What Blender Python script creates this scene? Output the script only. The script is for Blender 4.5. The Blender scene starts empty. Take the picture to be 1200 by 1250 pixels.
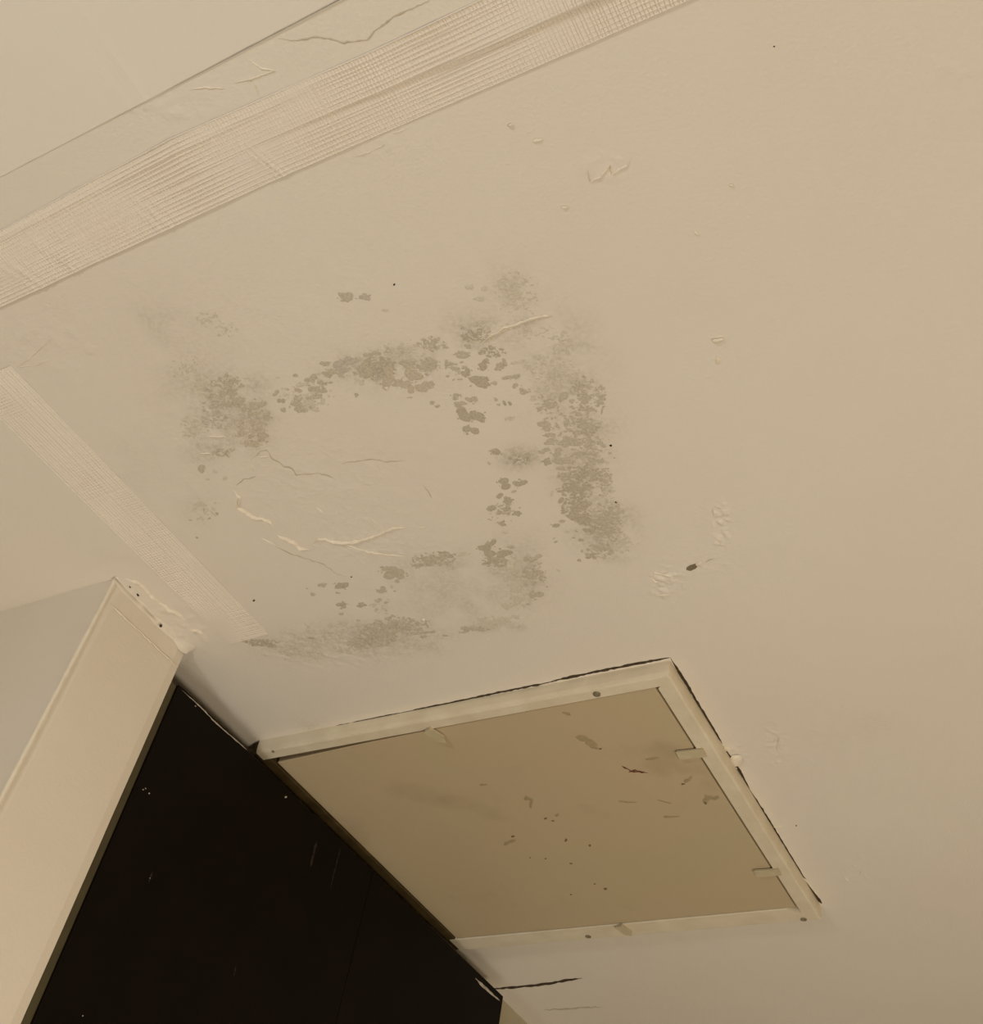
import bpy, bisect, math, random
import numpy as np
from mathutils import Matrix, Vector

S = bpy.context.scene
COL = S.collection
random.seed(7)
RNG = np.random.default_rng(11)

# ------------------------------------------------------------------ camera
R = np.array([[0.87426652, 0.46104485, 0.15197271],
              [-0.23833125, 0.68037994, -0.69302334],
              [-0.42291402, 0.56966725, 0.7047148]])
RL = R.tolist()
FPX = 1391.5
CAMZ, CEIL = 1.65, 2.50
HC = CEIL - CAMZ
cam_data = bpy.data.cameras.new('camera')
cam_data.sensor_fit = 'HORIZONTAL'
cam_data.sensor_width = 36.0
cam_data.lens = FPX / 1200 * 36.0
cam_data.clip_start = 0.01
cam = bpy.data.objects.new('camera', cam_data)
COL.objects.link(cam)
cam.matrix_world = Matrix(((R[0][0], -R[1][0], -R[2][0], 0),
                           (R[0][1], -R[1][1], -R[2][1], 0),
                           (R[0][2], -R[1][2], -R[2][2], CAMZ),
                           (0, 0, 0, 1)))
S.camera = cam

# ------------------------------------------------------------------ world, lamps, exposure
world = bpy.data.worlds.new('world')
S.world = world
world.use_nodes = True
world.node_tree.nodes['Background'].inputs[0].default_value = (1.0, 0.86, 0.68, 1)
world.node_tree.nodes['Background'].inputs[1].default_value = 0.25


def lamp(name, loc, target, size, power, color):
    d = bpy.data.lights.new(name, 'AREA')
    d.shape = 'DISK'
    d.size = size
    d.energy = power
    d.color = color
    o = bpy.data.objects.new(name, d)
    COL.objects.link(o)
    o.location = loc
    o.rotation_euler = (Vector(target) - Vector(loc)).to_track_quat('-Z', 'Y').to_euler()
    return o


lamp('room_lamp_light', (-0.05, 0.50, 0.50), (-0.5, 1.1, 2.5), 0.55, 4.5, (0.97, 0.99, 0.98))
lamp('added_grazing_light', (-0.55, -1.45, 1.72), (-0.7, 0.6, 2.5), 0.22, 12.8, (0.965, 0.99, 0.985))  # added lamp, grazes the ceiling to bring out relief and lift the wall
lamp('standing_lamp_light', (1.15, 0.52, 0.42), (-1.0, 0.75, 1.1), 0.40, 30.0, (1.0, 0.87, 0.69))
S.view_settings.view_transform = 'Standard'
S.view_settings.look = 'None'
S.view_settings.exposure = -0.10
S.view_settings.gamma = 1.0
S.view_settings.use_curve_mapping = False


# ------------------------------------------------------------------ helpers
def un(x, y, h=HC):
    """point of a horizontal plane h above the lens seen at picture position x, y"""
    a, b = (x - 600) / FPX, (y - 625) / FPX
    d = [RL[0][k] * a + RL[1][k] * b + RL[2][k] for k in range(3)]
    return d[0] / d[2] * h, d[1] / d[2] * h


def unx(x, y, X):
    """point of the vertical plane at X"""
    d = R.T @ np.array([(x - 600) / FPX, (y - 625) / FPX, 1.0])
    d = d / d[0] * X
    return float(d[1]), float(d[2] + CAMZ)


_grids = {}


def vnoise(x, y, scale, seed):
    if seed not in _grids:
        _grids[seed] = np.random.default_rng(seed).random((257, 257))
    g = _grids[seed]
    x = np.asarray(x, float) / scale + 1000.37
    y = np.asarray(y, float) / scale + 1000.71
    ix = np.floor(x).astype(int)
    iy = np.floor(y).astype(int)
    fx = x - ix
    fy = y - iy
    fx = fx * fx * (3 - 2 * fx)
    fy = fy * fy * (3 - 2 * fy)
    a = g[ix % 256, iy % 256]
    b = g[(ix + 1) % 256, iy % 256]
    c = g[ix % 256, (iy + 1) % 256]
    d = g[(ix + 1) % 256, (iy + 1) % 256]
    return (a * (1 - fx) + b * fx) * (1 - fy) + (c * (1 - fx) + d * fx) * fy - 0.5


def fbm(x, y, scale, seed, oct=3):
    r = 0
    a = 1.0
    for k in range(oct):
        r = r + a * vnoise(x, y, scale / 2 ** k, seed + k)
        a *= 0.5
    return r


def mesh_obj(name, verts, faces, mat, parent=None, smooth=False):
    me = bpy.data.meshes.new(name)
    me.from_pydata([tuple(map(float, v)) for v in verts], [], faces)
    me.update()
    if smooth:
        me.polygons.foreach_set('use_smooth', [True] * len(me.polygons))
    if mat:
        me.materials.append(mat)
    o = bpy.data.objects.new(name, me)
    COL.objects.link(o)
    if parent:
        o.parent = parent
    return o


class MB:
    def __init__(self):
        self.v = []
        self.f = []

    def add(self, vs, fs):
        b = len(self.v)
        self.v += [tuple(v) for v in vs]
        self.f += [tuple(i + b for i in f) for f in fs]

    def box(self, x0, x1, y0, y1, z0, z1):
        self.add([(x0, y0, z0), (x1, y0, z0), (x1, y1, z0), (x0, y1, z0),
                  (x0, y0, z1), (x1, y0, z1), (x1, y1, z1), (x0, y1, z1)],
                 [(0, 3, 2, 1), (4, 5, 6, 7), (0, 1, 5, 4), (1, 2, 6, 5), (2, 3, 7, 6), (3, 0, 4, 7)])

    def build(self, name, mat, parent=None, smooth=False, bevel=0):
        o = mesh_obj(name, self.v, self.f, mat, parent, smooth)
        if bevel:
            m = o.modifiers.new('bevel', 'BEVEL')
            m.width = bevel
            m.segments = 2
            m.limit_method = 'ANGLE'
        return o


def tag(o, label=None, cat=None, group=None, kind=None):
    if label:
        o['label'] = label
    if cat:
        o['category'] = cat
    if group:
        o['group'] = group
    if kind:
        o['kind'] = kind
    return o


# ------------------------------------------------------------------ materials
def srgb(r, g, b):
    def c(u):
        u /= 255
        return u / 12.92 if u <= 0.04045 else ((u + 0.055) / 1.055) ** 2.4
    return (c(r), c(g), c(b), 1)


def paint(name, col, col2=None, rough=0.75, nscale=6.0, bump=0.15, bscale=260.0, spec=0.25, grime=None):
    m = bpy.data.materials.new(name)
    m.use_nodes = True
    nt = m.node_tree
    N = nt.nodes
    L = nt.links
    b = N['Principled BSDF']
    b.inputs['Roughness'].default_value = rough
    b.inputs['Specular IOR Level'].default_value = spec
    geo = N.new('ShaderNodeNewGeometry')
    tx = N.new('ShaderNodeTexNoise')
    tx.inputs['Scale'].default_value = nscale
    tx.inputs['Detail'].default_value = 4
    L.new(geo.outputs['Position'], tx.inputs['Vector'])
    mr = N.new('ShaderNodeMapRange')
    mr.inputs[1].default_value = 0.3
    mr.inputs[2].default_value = 0.7
    L.new(tx.outputs['Fac'], mr.inputs[0])
    mx = N.new('ShaderNodeMix')
    mx.data_type = 'RGBA'
    mx.inputs['A'].default_value = col
    mx.inputs['B'].default_value = col2 or col
    L.new(mr.outputs[0], mx.inputs['Factor'])
    out = mx.outputs['Result']
    if grime:
        gcol, gscale, lo, hi, amt = grime
        t3 = N.new('ShaderNodeTexNoise')
        t3.inputs['Scale'].default_value = gscale
        t3.inputs['Detail'].default_value = 6
        L.new(geo.outputs['Position'], t3.inputs['Vector'])
        r3 = N.new('ShaderNodeMapRange')
        r3.inputs[1].default_value = lo
        r3.inputs[2].default_value = hi
        r3.inputs[4].default_value = amt
        L.new(t3.outputs['Fac'], r3.inputs[0])
        m3 = N.new('ShaderNodeMix')
        m3.data_type = 'RGBA'
        m3.inputs['B'].default_value = gcol
        L.new(r3.outputs[0], m3.inputs['Factor'])
        L.new(out, m3.inputs['A'])
        out = m3.outputs['Result']
    L.new(out, b.inputs['Base Color'])
    if bump:
        t2 = N.new('ShaderNodeTexNoise')
        t2.inputs['Scale'].default_value = bscale
        t2.inputs['Detail'].default_value = 2
        L.new(geo.outputs['Position'], t2.inputs['Vector'])
        bp = N.new('ShaderNodeBump')
        bp.inputs['Strength'].default_value = bump
        bp.inputs['Distance'].default_value = 0.002
        L.new(t2.outputs['Fac'], bp.inputs['Height'])
        L.new(bp.outputs[0], b.inputs['Normal'])
    m['mixout'] = 0
    return m, nt, out, b


CEIL_A = srgb(228, 219, 204)
CEIL_B = srgb(226, 215, 199)


def ceiling_material():
    m, nt, out, b = paint('ceiling_paint', CEIL_A, CEIL_B, 0.7, 3.2, 0.22, 330.0)
    N = nt.nodes
    L = nt.links
    at = N.new('ShaderNodeAttribute')
    at.attribute_name = 'mold'
    geo = N.new('ShaderNodeNewGeometry')
    t = N.new('ShaderNodeTexNoise')
    t.inputs['Scale'].default_value = 210
    t.inputs['Detail'].default_value = 5
    t.inputs['Roughness'].default_value = 0.65
    L.new(geo.outputs['Position'], t.inputs['Vector'])
    mr = N.new('ShaderNodeMapRange')
    mr.inputs[1].default_value = 0.36
    mr.inputs[2].default_value = 0.62
    mr.inputs[3].default_value = 0.35
    mr.inputs[4].default_value = 1.45
    L.new(t.outputs['Fac'], mr.inputs[0])
    mu = N.new('ShaderNodeMath')
    mu.operation = 'MULTIPLY'
    mu.use_clamp = True
    L.new(at.outputs['Fac'], mu.inputs[0])
    L.new(mr.outputs[0], mu.inputs[1])
    mx = N.new('ShaderNodeMix')
    mx.data_type = 'RGBA'
    mx.inputs['B'].default_value = srgb(166, 154, 132)
    L.new(mu.outputs[0], mx.inputs['Factor'])
    L.new(out, mx.inputs['A'])
    L.new(mx.outputs['Result'], b.inputs['Base Color'])
    return m


M_CEIL = ceiling_material()
M_PANEL2 = paint('ceiling_board_paint', srgb(230, 222, 208), srgb(228, 219, 204), 0.7, 3.0, 0.10, 330.0)[0]
M_WALL = paint('wall_paint', srgb(230, 220, 203), srgb(226, 214, 195), 0.7, 4.0, 0.12, 240.0)[0]
M_ROOM = paint('room_paint', srgb(236, 230, 220), srgb(234, 227, 216), 0.8, 2.0, 0.0)[0]
M_PLASTER = paint('fresh_plaster', srgb(236, 226, 206), srgb(228, 214, 192), 0.75, 60.0, 0.3, 400.0)[0]
M_TAPE = paint('painted_mesh_tape', srgb(230, 220, 205), srgb(227, 216, 200), 0.65, 9.0, 0.0)[0]
M_BULK = paint('shade_toned_wall_paint', srgb(186, 174, 148), srgb(172, 160, 132), 0.8, 12.0, 0.25, 200.0)[0]  # wall paint with the shade of the hollow put into its colour
M_FRAME = paint('trim_paint', srgb(226, 214, 188), srgb(216, 202, 174), 0.5, 30.0, 0.25, 120.0, 0.4)[0]
M_HATCH = paint('hatch_paint', srgb(190, 174, 138), srgb(194, 172, 140), 0.55, 4.0, 0.08, 200.0, 0.35,
                (srgb(150, 132, 100), 9.0, 0.60, 0.80, 0.5))[0]
M_CLIP = paint('clip_plastic', srgb(202, 188, 155), srgb(190, 175, 142), 0.4, 90.0, 0.0)[0]
M_METAL = paint('screw_metal', srgb(150, 138, 112), srgb(104, 94, 74), 0.45, 300.0, 0.2)[0]
M_BLACK = paint('dark_laminate', srgb(20, 13, 7), srgb(16, 10, 5), 0.6, 9.0, 0.06, 150.0, 0.08)[0]
M_SIDE = paint('olive_edge', srgb(84, 76, 52), srgb(72, 64, 44), 0.5, 20.0, 0.1)[0]
M_RAIL = paint('top_rail_brown', srgb(96, 80, 48), srgb(70, 56, 32), 0.55, 40.0, 0.2)[0]
M_SPECK = paint('paint_and_glint', srgb(200, 192, 178), srgb(150, 138, 120), 0.6, 60.0, 0.0)[0]
M_DARK = paint('crack_dirt', srgb(62, 50, 36), srgb(84, 70, 52), 0.9, 120.0, 0.0)[0]
M_FINE = paint('hairline_crack', srgb(192, 178, 156), srgb(204, 191, 170), 0.9, 120.0, 0.0)[0]
M_HOLE = paint('hole_dirt', srgb(70, 58, 44), srgb(52, 42, 30), 0.9, 120.0, 0.0)[0]
M_CHIP = paint('chip_brown', srgb(134, 120, 98), srgb(122, 108, 86), 0.9, 120.0, 0.0)[0]
M_VOID = paint('unlit_shaft', srgb(40, 32, 24), srgb(34, 27, 20), 0.95, 20.0, 0.0)[0]  # lack of light inside the shaft, painted as near-black brown
M_FLOOR = paint('floor_tile', srgb(206, 196, 180), srgb(198, 188, 170), 0.5, 3.0, 0.0)[0]
MOLD = {
    'd': paint('mold_dark', srgb(178, 166, 145), srgb(200, 188, 168), 0.85, 420.0, 0.0)[0],
    'm': paint('mold_olive', srgb(184, 172, 151), srgb(209, 198, 178), 0.85, 420.0, 0.0)[0],
    'f': paint('mold_faint', srgb(204, 193, 173), srgb(219, 209, 191), 0.85, 420.0, 0.0)[0],
    'p': paint('mold_purple_grey', srgb(186, 175, 159), srgb(207, 196, 179), 0.85, 420.0, 0.0)[0],
    'r': paint('mold_pinkish', srgb(188, 174, 152), srgb(211, 198, 178), 0.85, 420.0, 0.0)[0],
}

# ------------------------------------------------------------------ the ceiling's relief
ROUGH = []   # picture ellipse cx, cy, rx, ry, amplitude in mm, grain in mm


def rough(cx, cy, rx, ry, amp, grain=5):
    x, y = un(cx, cy)
    ax = un(cx + rx, cy)
    ay = un(cx, cy + ry)
    J = np.array([[ax[0] - x, ay[0] - x], [ax[1] - y, ay[1] - y]])
    ROUGH.append((x, y, np.linalg.inv(J), amp / 1000, grain / 1000))


rough(881, 642, 12, 32, 1.9, 4.2)
rough(814, 712, 24, 24, 1.25, 4.6)
rough(742, 204, 34, 20, 0.8, 9)
rough(945, 910, 16, 32, 0.7, 6)
rough(1046, 1065, 22, 24, 0.6, 7)
rough(997, 893, 10, 8, 0.6, 5)
rough(260, 525, 60, 40, 0.55, 7)
rough(420, 590, 140, 70, 0.35, 9)
rough(460, 668, 90, 20, 0.45, 6)
rough(400, 790, 100, 26, 0.6, 6)
rough(215, 775, 40, 40, 1.6, 12)
rough(1165, 90, 30, 18, 0.5, 8)
rough(450, 182, 60, 16, 0.4, 8)
rough(60, 420, 90, 40, 0.5, 14)
rough(205, 130, 80, 16, 0.7, 10)
rough(860, 690, 30, 14, 0.5, 5)
rough(300, 395, 140, 40, 0.25, 10)
rough(895, 930, 20, 26, 0.8, 6)


def relief(x, y):
    """depth of the ceiling surface below its nominal height"""
    x = np.asarray(x, float)
    y = np.asarray(y, float)
    h = 0.0022 * fbm(x, y, 0.33, 21, 2) + 0.0003 * fbm(x, y, 0.045, 31, 2)
    for cx, cy, Ji, amp, g in ROUGH:
        dx = x - cx
        dy = y - cy
        u = Ji[0, 0] * dx + Ji[0, 1] * dy
        v = Ji[1, 0] * dx + Ji[1, 1] * dy
        r2 = u * u + v * v
        w = np.clip(1.25 - r2, 0, 1)
        if np.any(w > 0):
            n = fbm(x, y, g, int(1e5 * amp) % 97 + 40, 2)
            h = h + amp * w * np.clip(n * 2.2 + 0.1, -0.15, 1.0)
    # filled corner above the partition end
    e = np.clip(1 - np.hypot(np.clip(-0.985 - x, 0, 9) * 0 + (x + 1.0) / 0.05, np.clip(np.abs(y - 0.70) - 0.06, 0, 9) / 0.03), 0, 1)
    h = h + 0.003 * e
    return h


# soft mold: picture ellipse cx, cy, rx, ry, strength
SOFT = [(285, 500, 42, 48, .38), (245, 475, 60, 60, .18), (312, 520, 28, 36, .45), (250, 540, 40, 30, .25),
        (470, 450, 70, 26, .45), (590, 405, 70, 30, .35), (625, 360, 40, 34, .30), (690, 460, 50, 70, .35),
        (715, 560, 42, 80, .42), (738, 645, 40, 36, .50), (635, 560, 26, 15, .55), (560, 725, 110, 45, .22),
        (640, 705, 34, 45, .30), (460, 778, 100, 24, .42), (360, 786, 55, 20, .38), (200, 400, 60, 50, .12),
        (165, 570, 50, 40, .10), (540, 690, 60, 14, .30), (610, 690, 24, 40, .30), (600, 765, 50, 8, .35),
        (240, 600, 24, 50, .14), (650, 395, 40, 14, .25), (170, 395, 30, 22, .10), (385, 885, 20, 8, .3),
        (745, 680, 30, 10, .3), (300, 470, 40, 14, .3), (1050, 890, 60, 26, .06)]


def soft_mold(x, y):
    m = np.zeros_like(x)
    for i, (cx, cy, rx, ry, s) in enumerate(SOFT):
        X, Y = un(cx, cy)
        ax = un(cx + rx, cy)
        ay = un(cx, cy + ry)
        Ji = np.linalg.inv(np.array([[ax[0] - X, ay[0] - X], [ax[1] - Y, ay[1] - Y]]))
        dx = x - X
        dy = y - Y
        u = Ji[0, 0] * dx + Ji[0, 1] * dy
        v = Ji[1, 0] * dx + Ji[1, 1] * dy
        r2 = u * u + v * v
        m = np.maximum(m, s * np.exp(-r2 * 1.3)) + 0.25 * s * np.exp(-r2 * 1.3)
    n = fbm(x, y, 0.02, 71, 3)
    return np.clip(m * (0.66 + 1.0 * n), 0, 1)


HX0, HX1, HY0, HY1 = -1.030, -0.432, 0.982, 1.555     # opening of the hatch
Y_J = 0.1730                                           # joint of the ceiling boards


def grid_faces(nx, ny, keep=None):
    i = np.arange(nx - 1)[:, None] * ny + np.arange(ny - 1)[None, :]
    f = np.stack([i, i + 1, i + ny + 1, i + ny], -1)
    f = f.reshape(-1, 4)
    if keep is not None:
        f = f[keep.reshape(-1)]
    return f


def numpy_mesh(name, co, faces, mat, parent=None, smooth=True):
    me = bpy.data.meshes.new(name)
    n = len(faces)
    me.vertices.add(len(co))
    me.vertices.foreach_set('co', co.astype(np.float32).ravel())
    me.loops.add(n * 4)
    me.loops.foreach_set('vertex_index', faces.astype(np.int32).ravel())
    me.polygons.add(n)
    me.polygons.foreach_set('loop_start', np.arange(0, n * 4, 4, dtype=np.int32))
    me.polygons.foreach_set('use_smooth', np.full(n, smooth, dtype=bool))
    me.update(calc_edges=True)
    me.validate()
    me.materials.append(mat)
    o = bpy.data.objects.new(name, me)
    COL.objects.link(o)
    if parent:
        o.parent = parent
    return o


xs = np.concatenate([np.linspace(-3.0, -1.2, 31)[:-1], np.arange(-1.2, 0.09, 0.0017), np.linspace(0.1, 2.4, 48)])
ys = np.concatenate([[Y_J], np.arange(Y_J + 0.0010, 1.24, 0.0017), np.arange(1.242, 2.05, 0.004), np.linspace(2.08, 3.2, 9)])
# let grid lines run along the hatch opening
for a, vals in ((xs, (HX0, HX1)), (ys, (HY0, HY1))):
    for v in vals:
        a[np.argmin(np.abs(a - v))] = v
GX, GY = np.meshgrid(xs, ys, indexing='ij')
GZ = CEIL - relief(GX, GY)
mxc = (GX[:-1, :-1] + GX[1:, 1:]) / 2
myc = (GY[:-1, :-1] + GY[1:, 1:]) / 2
keep = ~((mxc > HX0) & (mxc < HX1) & (myc > HY0) & (myc < HY1))
F = grid_faces(len(xs), len(ys), keep)
ceiling = numpy_mesh('ceiling', np.stack([GX, GY, GZ], -1).reshape(-1, 3), F, M_CEIL)
at = ceiling.data.attributes.new('mold', 'FLOAT', 'POINT')
at.data.foreach_set('value', soft_mold(GX, GY).astype(np.float32).ravel())
tag(ceiling, 'cream painted ceiling with mold stains, cracks and peeling paint', kind='structure')

_xl, _yl = xs.tolist(), ys.tolist()
_ZL = GZ


def cz(x, y):
    i = min(max(bisect.bisect_right(_xl, x) - 1, 0), len(_xl) - 2)
    j = min(max(bisect.bisect_right(_yl, y) - 1, 0), len(_yl) - 2)
    a = (x - _xl[i]) / (_xl[i + 1] - _xl[i])
    b = min(max((y - _yl[j]) / (_yl[j + 1] - _yl[j]), 0.0), 1.0)
    return float((_ZL[i, j] * (1 - a) + _ZL[i + 1, j] * a) * (1 - b) + (_ZL[i, j + 1] * (1 - a) + _ZL[i + 1, j + 1] * a) * b)


# the neighbouring board: its lower face hangs a hair lower, its edge is slightly ragged
bx = np.concatenate([np.linspace(-3, -1.0, 6)[:-1], np.arange(-1.0, 0.1, 0.006), np.linspace(0.1, 2.4, 8)])
edge = Y_J + 0.0006 * fbm(bx, bx * 0, 0.03, 5, 2)
vs = []
fs = []
for i, x in enumerate(bx):
    step = 0.0006 + 0.0016 * min(max((x + 0.66) / 0.3, 0), 1)
    e = edge[i]
    g = 0.0012 * min(max((x + 0.62) / 0.25, 0), 1)
    zl = float(cz(x, Y_J))
    vs += [(x, -2.6, CEIL), (x, 0.0, CEIL - 0.0003), (x, 0.10, (zl + CEIL) / 2 - step), (x, e - g - 0.0008, zl - step), (x, e - g, zl - step + 0.0006), (x, e - g, zl + 0.02)]
for i in range(len(bx) - 1):
    for k in range(5):
        a = i * 6 + k
        fs.append((a, a + 1, a + 7, a + 6))
board = mesh_obj('ceiling', vs, fs, M_PANEL2, None, False)
tag(board, 'smooth pale ceiling board beyond the thin dark joint', kind='structure')

# ------------------------------------------------------------------ walls and floor
WX = -1.002                     # plane of the partition's end and of the wardrobe front
PY0, PY1 = 0.632, 0.772         # partition thickness


def plain(name, b, mat, label):
    m = MB()
    m.box(*b)
    return tag(m.build(name, mat), label, kind='structure')


plain('floor', (-3, 2.4, -2.6, 3.2, -0.1, 0), M_FLOOR, 'beige floor of the room')
plain('wall_right', (2.4, 2.5, -2.6, 3.2, 0, 2.6), M_ROOM, 'cream wall to the right of the camera')
plain('wall_near', (-3, 2.4, -2.7, -2.6, 0, 2.6), M_ROOM, 'cream wall behind the camera')
plain('wall_far', (-1.7, 2.4, 3.2, 3.3, 0, 2.6), M_ROOM, 'cream wall at the far end')
plain('wall_outer', (-3.1, -3, -2.6, PY0, 0, 2.6), M_ROOM, 'cream wall at the far left')

# partition: long face towards the camera, narrow end towards the room
m = MB()
nz, ny = 60, 12
zz = np.linspace(0.0, CEIL + 0.004, nz)
yy = np.linspace(PY0, PY1, ny)
vs = []
for z in zz:
    vs.append((-3.0, PY0, z))
    for j, y in enumerate(yy):
        r = 0.004
        ex = WX + 0.0016 * float(fbm(y, z, 0.10, 14, 2))
        if j == 0:
            vs.append((WX - r, PY0, z))
            vs.append((ex - r * .3, PY0 + r * .3, z))
        else:
            vs.append((ex if j < ny - 1 else ex - 0.002, y, z))
    vs.append((WX - 0.7, PY1, z))
w = ny + 3
fs = [(i * w + k, i * w + k + 1, (i + 1) * w + k + 1, (i + 1) * w + k) for i in range(nz - 1) for k in range(w - 1)]
wall_left = mesh_obj('wall_left', vs, fs, M_WALL, None, False)
tag(wall_left, 'cream partition wall whose bright narrow end meets the ceiling', kind='structure')

# wall strip over the wardrobe, set back so that a dark hollow runs above the doors
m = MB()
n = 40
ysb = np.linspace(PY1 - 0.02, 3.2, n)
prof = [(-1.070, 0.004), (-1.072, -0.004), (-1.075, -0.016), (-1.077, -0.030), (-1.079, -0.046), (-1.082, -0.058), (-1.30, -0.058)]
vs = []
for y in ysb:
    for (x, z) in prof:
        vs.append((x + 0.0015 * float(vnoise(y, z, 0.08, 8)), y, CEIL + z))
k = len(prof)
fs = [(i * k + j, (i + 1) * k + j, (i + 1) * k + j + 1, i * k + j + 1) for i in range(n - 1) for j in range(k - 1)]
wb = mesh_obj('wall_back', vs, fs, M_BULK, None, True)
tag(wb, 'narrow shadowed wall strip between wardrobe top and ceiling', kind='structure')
plain('wall_closet', (-1.75, -1.70, PY1, 3.2, 0, 2.44), M_ROOM, 'wall behind the wardrobe')

# ------------------------------------------------------------------ blobs, ribbons
def blob_geo(mb, cx, cy, rx, ry, rot, to3d, n=14, irr=0.22, lift=0.0002, seed=None):
    rg = random.Random(seed if seed is not None else (cx * 131 + cy * 17))
    ph = [rg.uniform(0, 6.28) for _ in range(4)]
    am = [rg.uniform(0, irr) / (q * 0.6 + .6) for q in range(4)]
    ca, sa = math.cos(rot), math.sin(rot)
    rings = []
    lift *= 0.6 + rg.uniform(0, 1.6)
    for fr, lf in ((1.0, 0.35), (0.72, 1.0)):
        ring = []
        for i in range(n):
            t = 2 * math.pi * i / n
            r = 1 + sum(am[q] * math.sin((q + 2) * t + ph[q]) for q in range(4)) + rg.uniform(-.5, .5) * irr * 0.35
            u = rx * r * fr * math.cos(t)
            v = ry * r * fr * math.sin(t)
            ring.append(to3d(cx + u * ca - v * sa, cy + u * sa + v * ca, lift * lf))
        rings.append(ring)
    c = to3d(cx, cy, lift)
    vs = rings[0] + rings[1] + [c]
    fs = []
    for i in range(n):
        j = (i + 1) % n
        fs.append((i, j, n + j, n + i))
        fs.append((n + i, n + j, 2 * n))
    mb.add(vs, fs)


def on_ceiling(px, py, lift):
    x, y = un(px, py)
    return (x, y, float(cz(x, y)) - lift)


def on_plane(z):
    def f(px, py, lift):
        x, y = un(px, py, z - CAMZ)
        return (x, y, z - lift)
    return f


def on_front(X):
    def f(px, py, lift):
        y, z = unx(px, py, X)
        return (X + lift, y, z)
    return f


def densify(pts, step, jit, rg):
    out = []
    for (x0, y0), (x1, y1) in zip(pts[:-1], pts[1:]):
        L = math.hypot(x1 - x0, y1 - y0)
        k = max(1, int(L / step))
        for i in range(k):
            t = i / k
            out.append((x0 + (x1 - x0) * t + rg.uniform(-jit, jit), y0 + (y1 - y0) * t + rg.uniform(-jit, jit)))
    out.append(pts[-1])
    return out


def ribbon_geo(mb, pts, width, height, to3d, step=4, jit=0.6, side=0.2, taper=True, seed=1, wvar=0.5):
    """raised lip of paint along a line given in picture positions; width in pixels, height in m"""
    rg = random.Random(seed * 77 + int(pts[0][0]))
    p = densify(pts, step, jit, rg)
    vs = []
    n = len(p)
    for i, (x, y) in enumerate(p):
        a = p[max(i - 1, 0)]
        b = p[min(i + 1, n - 1)]
        dx, dy = b[0] - a[0], b[1] - a[1]
        L = math.hypot(dx, dy) or 1
        nx_, ny_ = -dy / L, dx / L
        t = i / max(n - 1, 1)
        k = min(1, 6 * t + .15, 6 * (1 - t) + .15) if taper else 1
        w = width * k * rg.uniform(1 - wvar, 1 + wvar) / 2
        h = height * k * rg.uniform(1 - wvar * .6, 1 + wvar * .6)
        vs.append(to3d(x + nx_ * w, y + ny_ * w, 0.00015))
        vs.append(to3d(x + nx_ * w * side, y + ny_ * w * side, max(h, 0.0002)))
        vs.append(to3d(x - nx_ * w, y - ny_ * w, 0.00015))
    fs = []
    for i in range(n - 1):
        for k in range(2):
            a = i * 3 + k
            fs.append((a, a + 1, a + 4, a + 3))
    mb.add(vs, fs)


def z_pts(ox, oy, sc, pts):
    return [(ox + a / sc, oy + b / sc) for a, b in pts]


# ------------------------------------------------------------------ mold on the ceiling
# each: centre and half axes in a four-times enlarged view from (ox, oy); tone; 'g' = grains
Q1 = [(890, 170, 38, 22, 'm'), (980, 172, 26, 16, 'p'), (1080, 238, 16, 9, 'f'), (642, 555, 14, 8, 'm'), (785, 497, 20, 13, 'm'),
      (855, 500, 34, 18, 'p'), (912, 483, 34, 20, 'p'), (872, 527, 30, 16, 'p'), (808, 543, 36, 17, 'm'), (866, 553, 22, 9, 'm'),
      (720, 572, 26, 20, 'm'), (770, 592, 20, 15, 'm'), (812, 590, 10, 7, 'm'), (755, 547, 12, 8, 'f'), (548, 640, 15, 14, 'm'),
      (605, 622, 6, 6, 'm'), (572, 678, 17, 14, 'd'), (583, 722, 14, 12, 'm'), (655, 627, 18, 12, 'm'), (670, 600, 25, 9, 'f'),
      (655, 668, 20, 15, 'm'), (732, 623, 28, 18, 'm'), (768, 630, 24, 13, 'm'), (660, 708, 46, 20, 'm'), (712, 702, 44, 26, 'f'),
      (735, 660, 28, 18, 'm'), (775, 680, 15, 14, 'f'), (805, 655, 8, 6, 'f'), (813, 630, 7, 5, 'f'), (940, 650, 11, 9, 'd'),
      (955, 585, 20, 14, 'f'), (380, 605, 14, 10, 'm'), (455, 700, 33, 24, 'm'), (365, 683, 34, 24, 'm'), (440, 740, 28, 12, 'm'),
      (505, 757, 20, 16, 'm'), (400, 720, 30, 9, 'm'), (330, 640, 26, 14, 'm'), (310, 690, 20, 10, 'm'), (460, 800, 40, 26, 'r'),
      (410, 830, 44, 34, 'r'), (480, 850, 30, 24, 'r'), (380, 790, 30, 16, 'r'), (430, 885, 44, 16, 'r'), (335, 580, 14, 12, 'm'),
      (185, 1008, 18, 22, 'm'), (250, 1022, 10, 8, 'f'), (215, 1060, 10, 5, 'f'), (300, 1055, 12, 10, 'f'), (180, 1180, 18, 14, 'f'),
      (985, 535, 46, 30, 'm'), (1000, 495, 30, 20, 'm'), (1030, 452, 26, 12, 'm'), (1100, 437, 22, 12, 'm'), (1165, 440, 10, 8, 'm'),
      (1085, 495, 36, 16, 'm'), (1095, 560, 38, 44, 'r'), (1165, 595, 34, 20, 'r'), (1180, 495, 25, 16, 'm'), (985, 455, 14, 10, 'm'),
      (405, 568, 14, 6, 'f'), (555, 565, 10, 5, 'f'), (1160, 400, 12, 7, 'f')]
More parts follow.
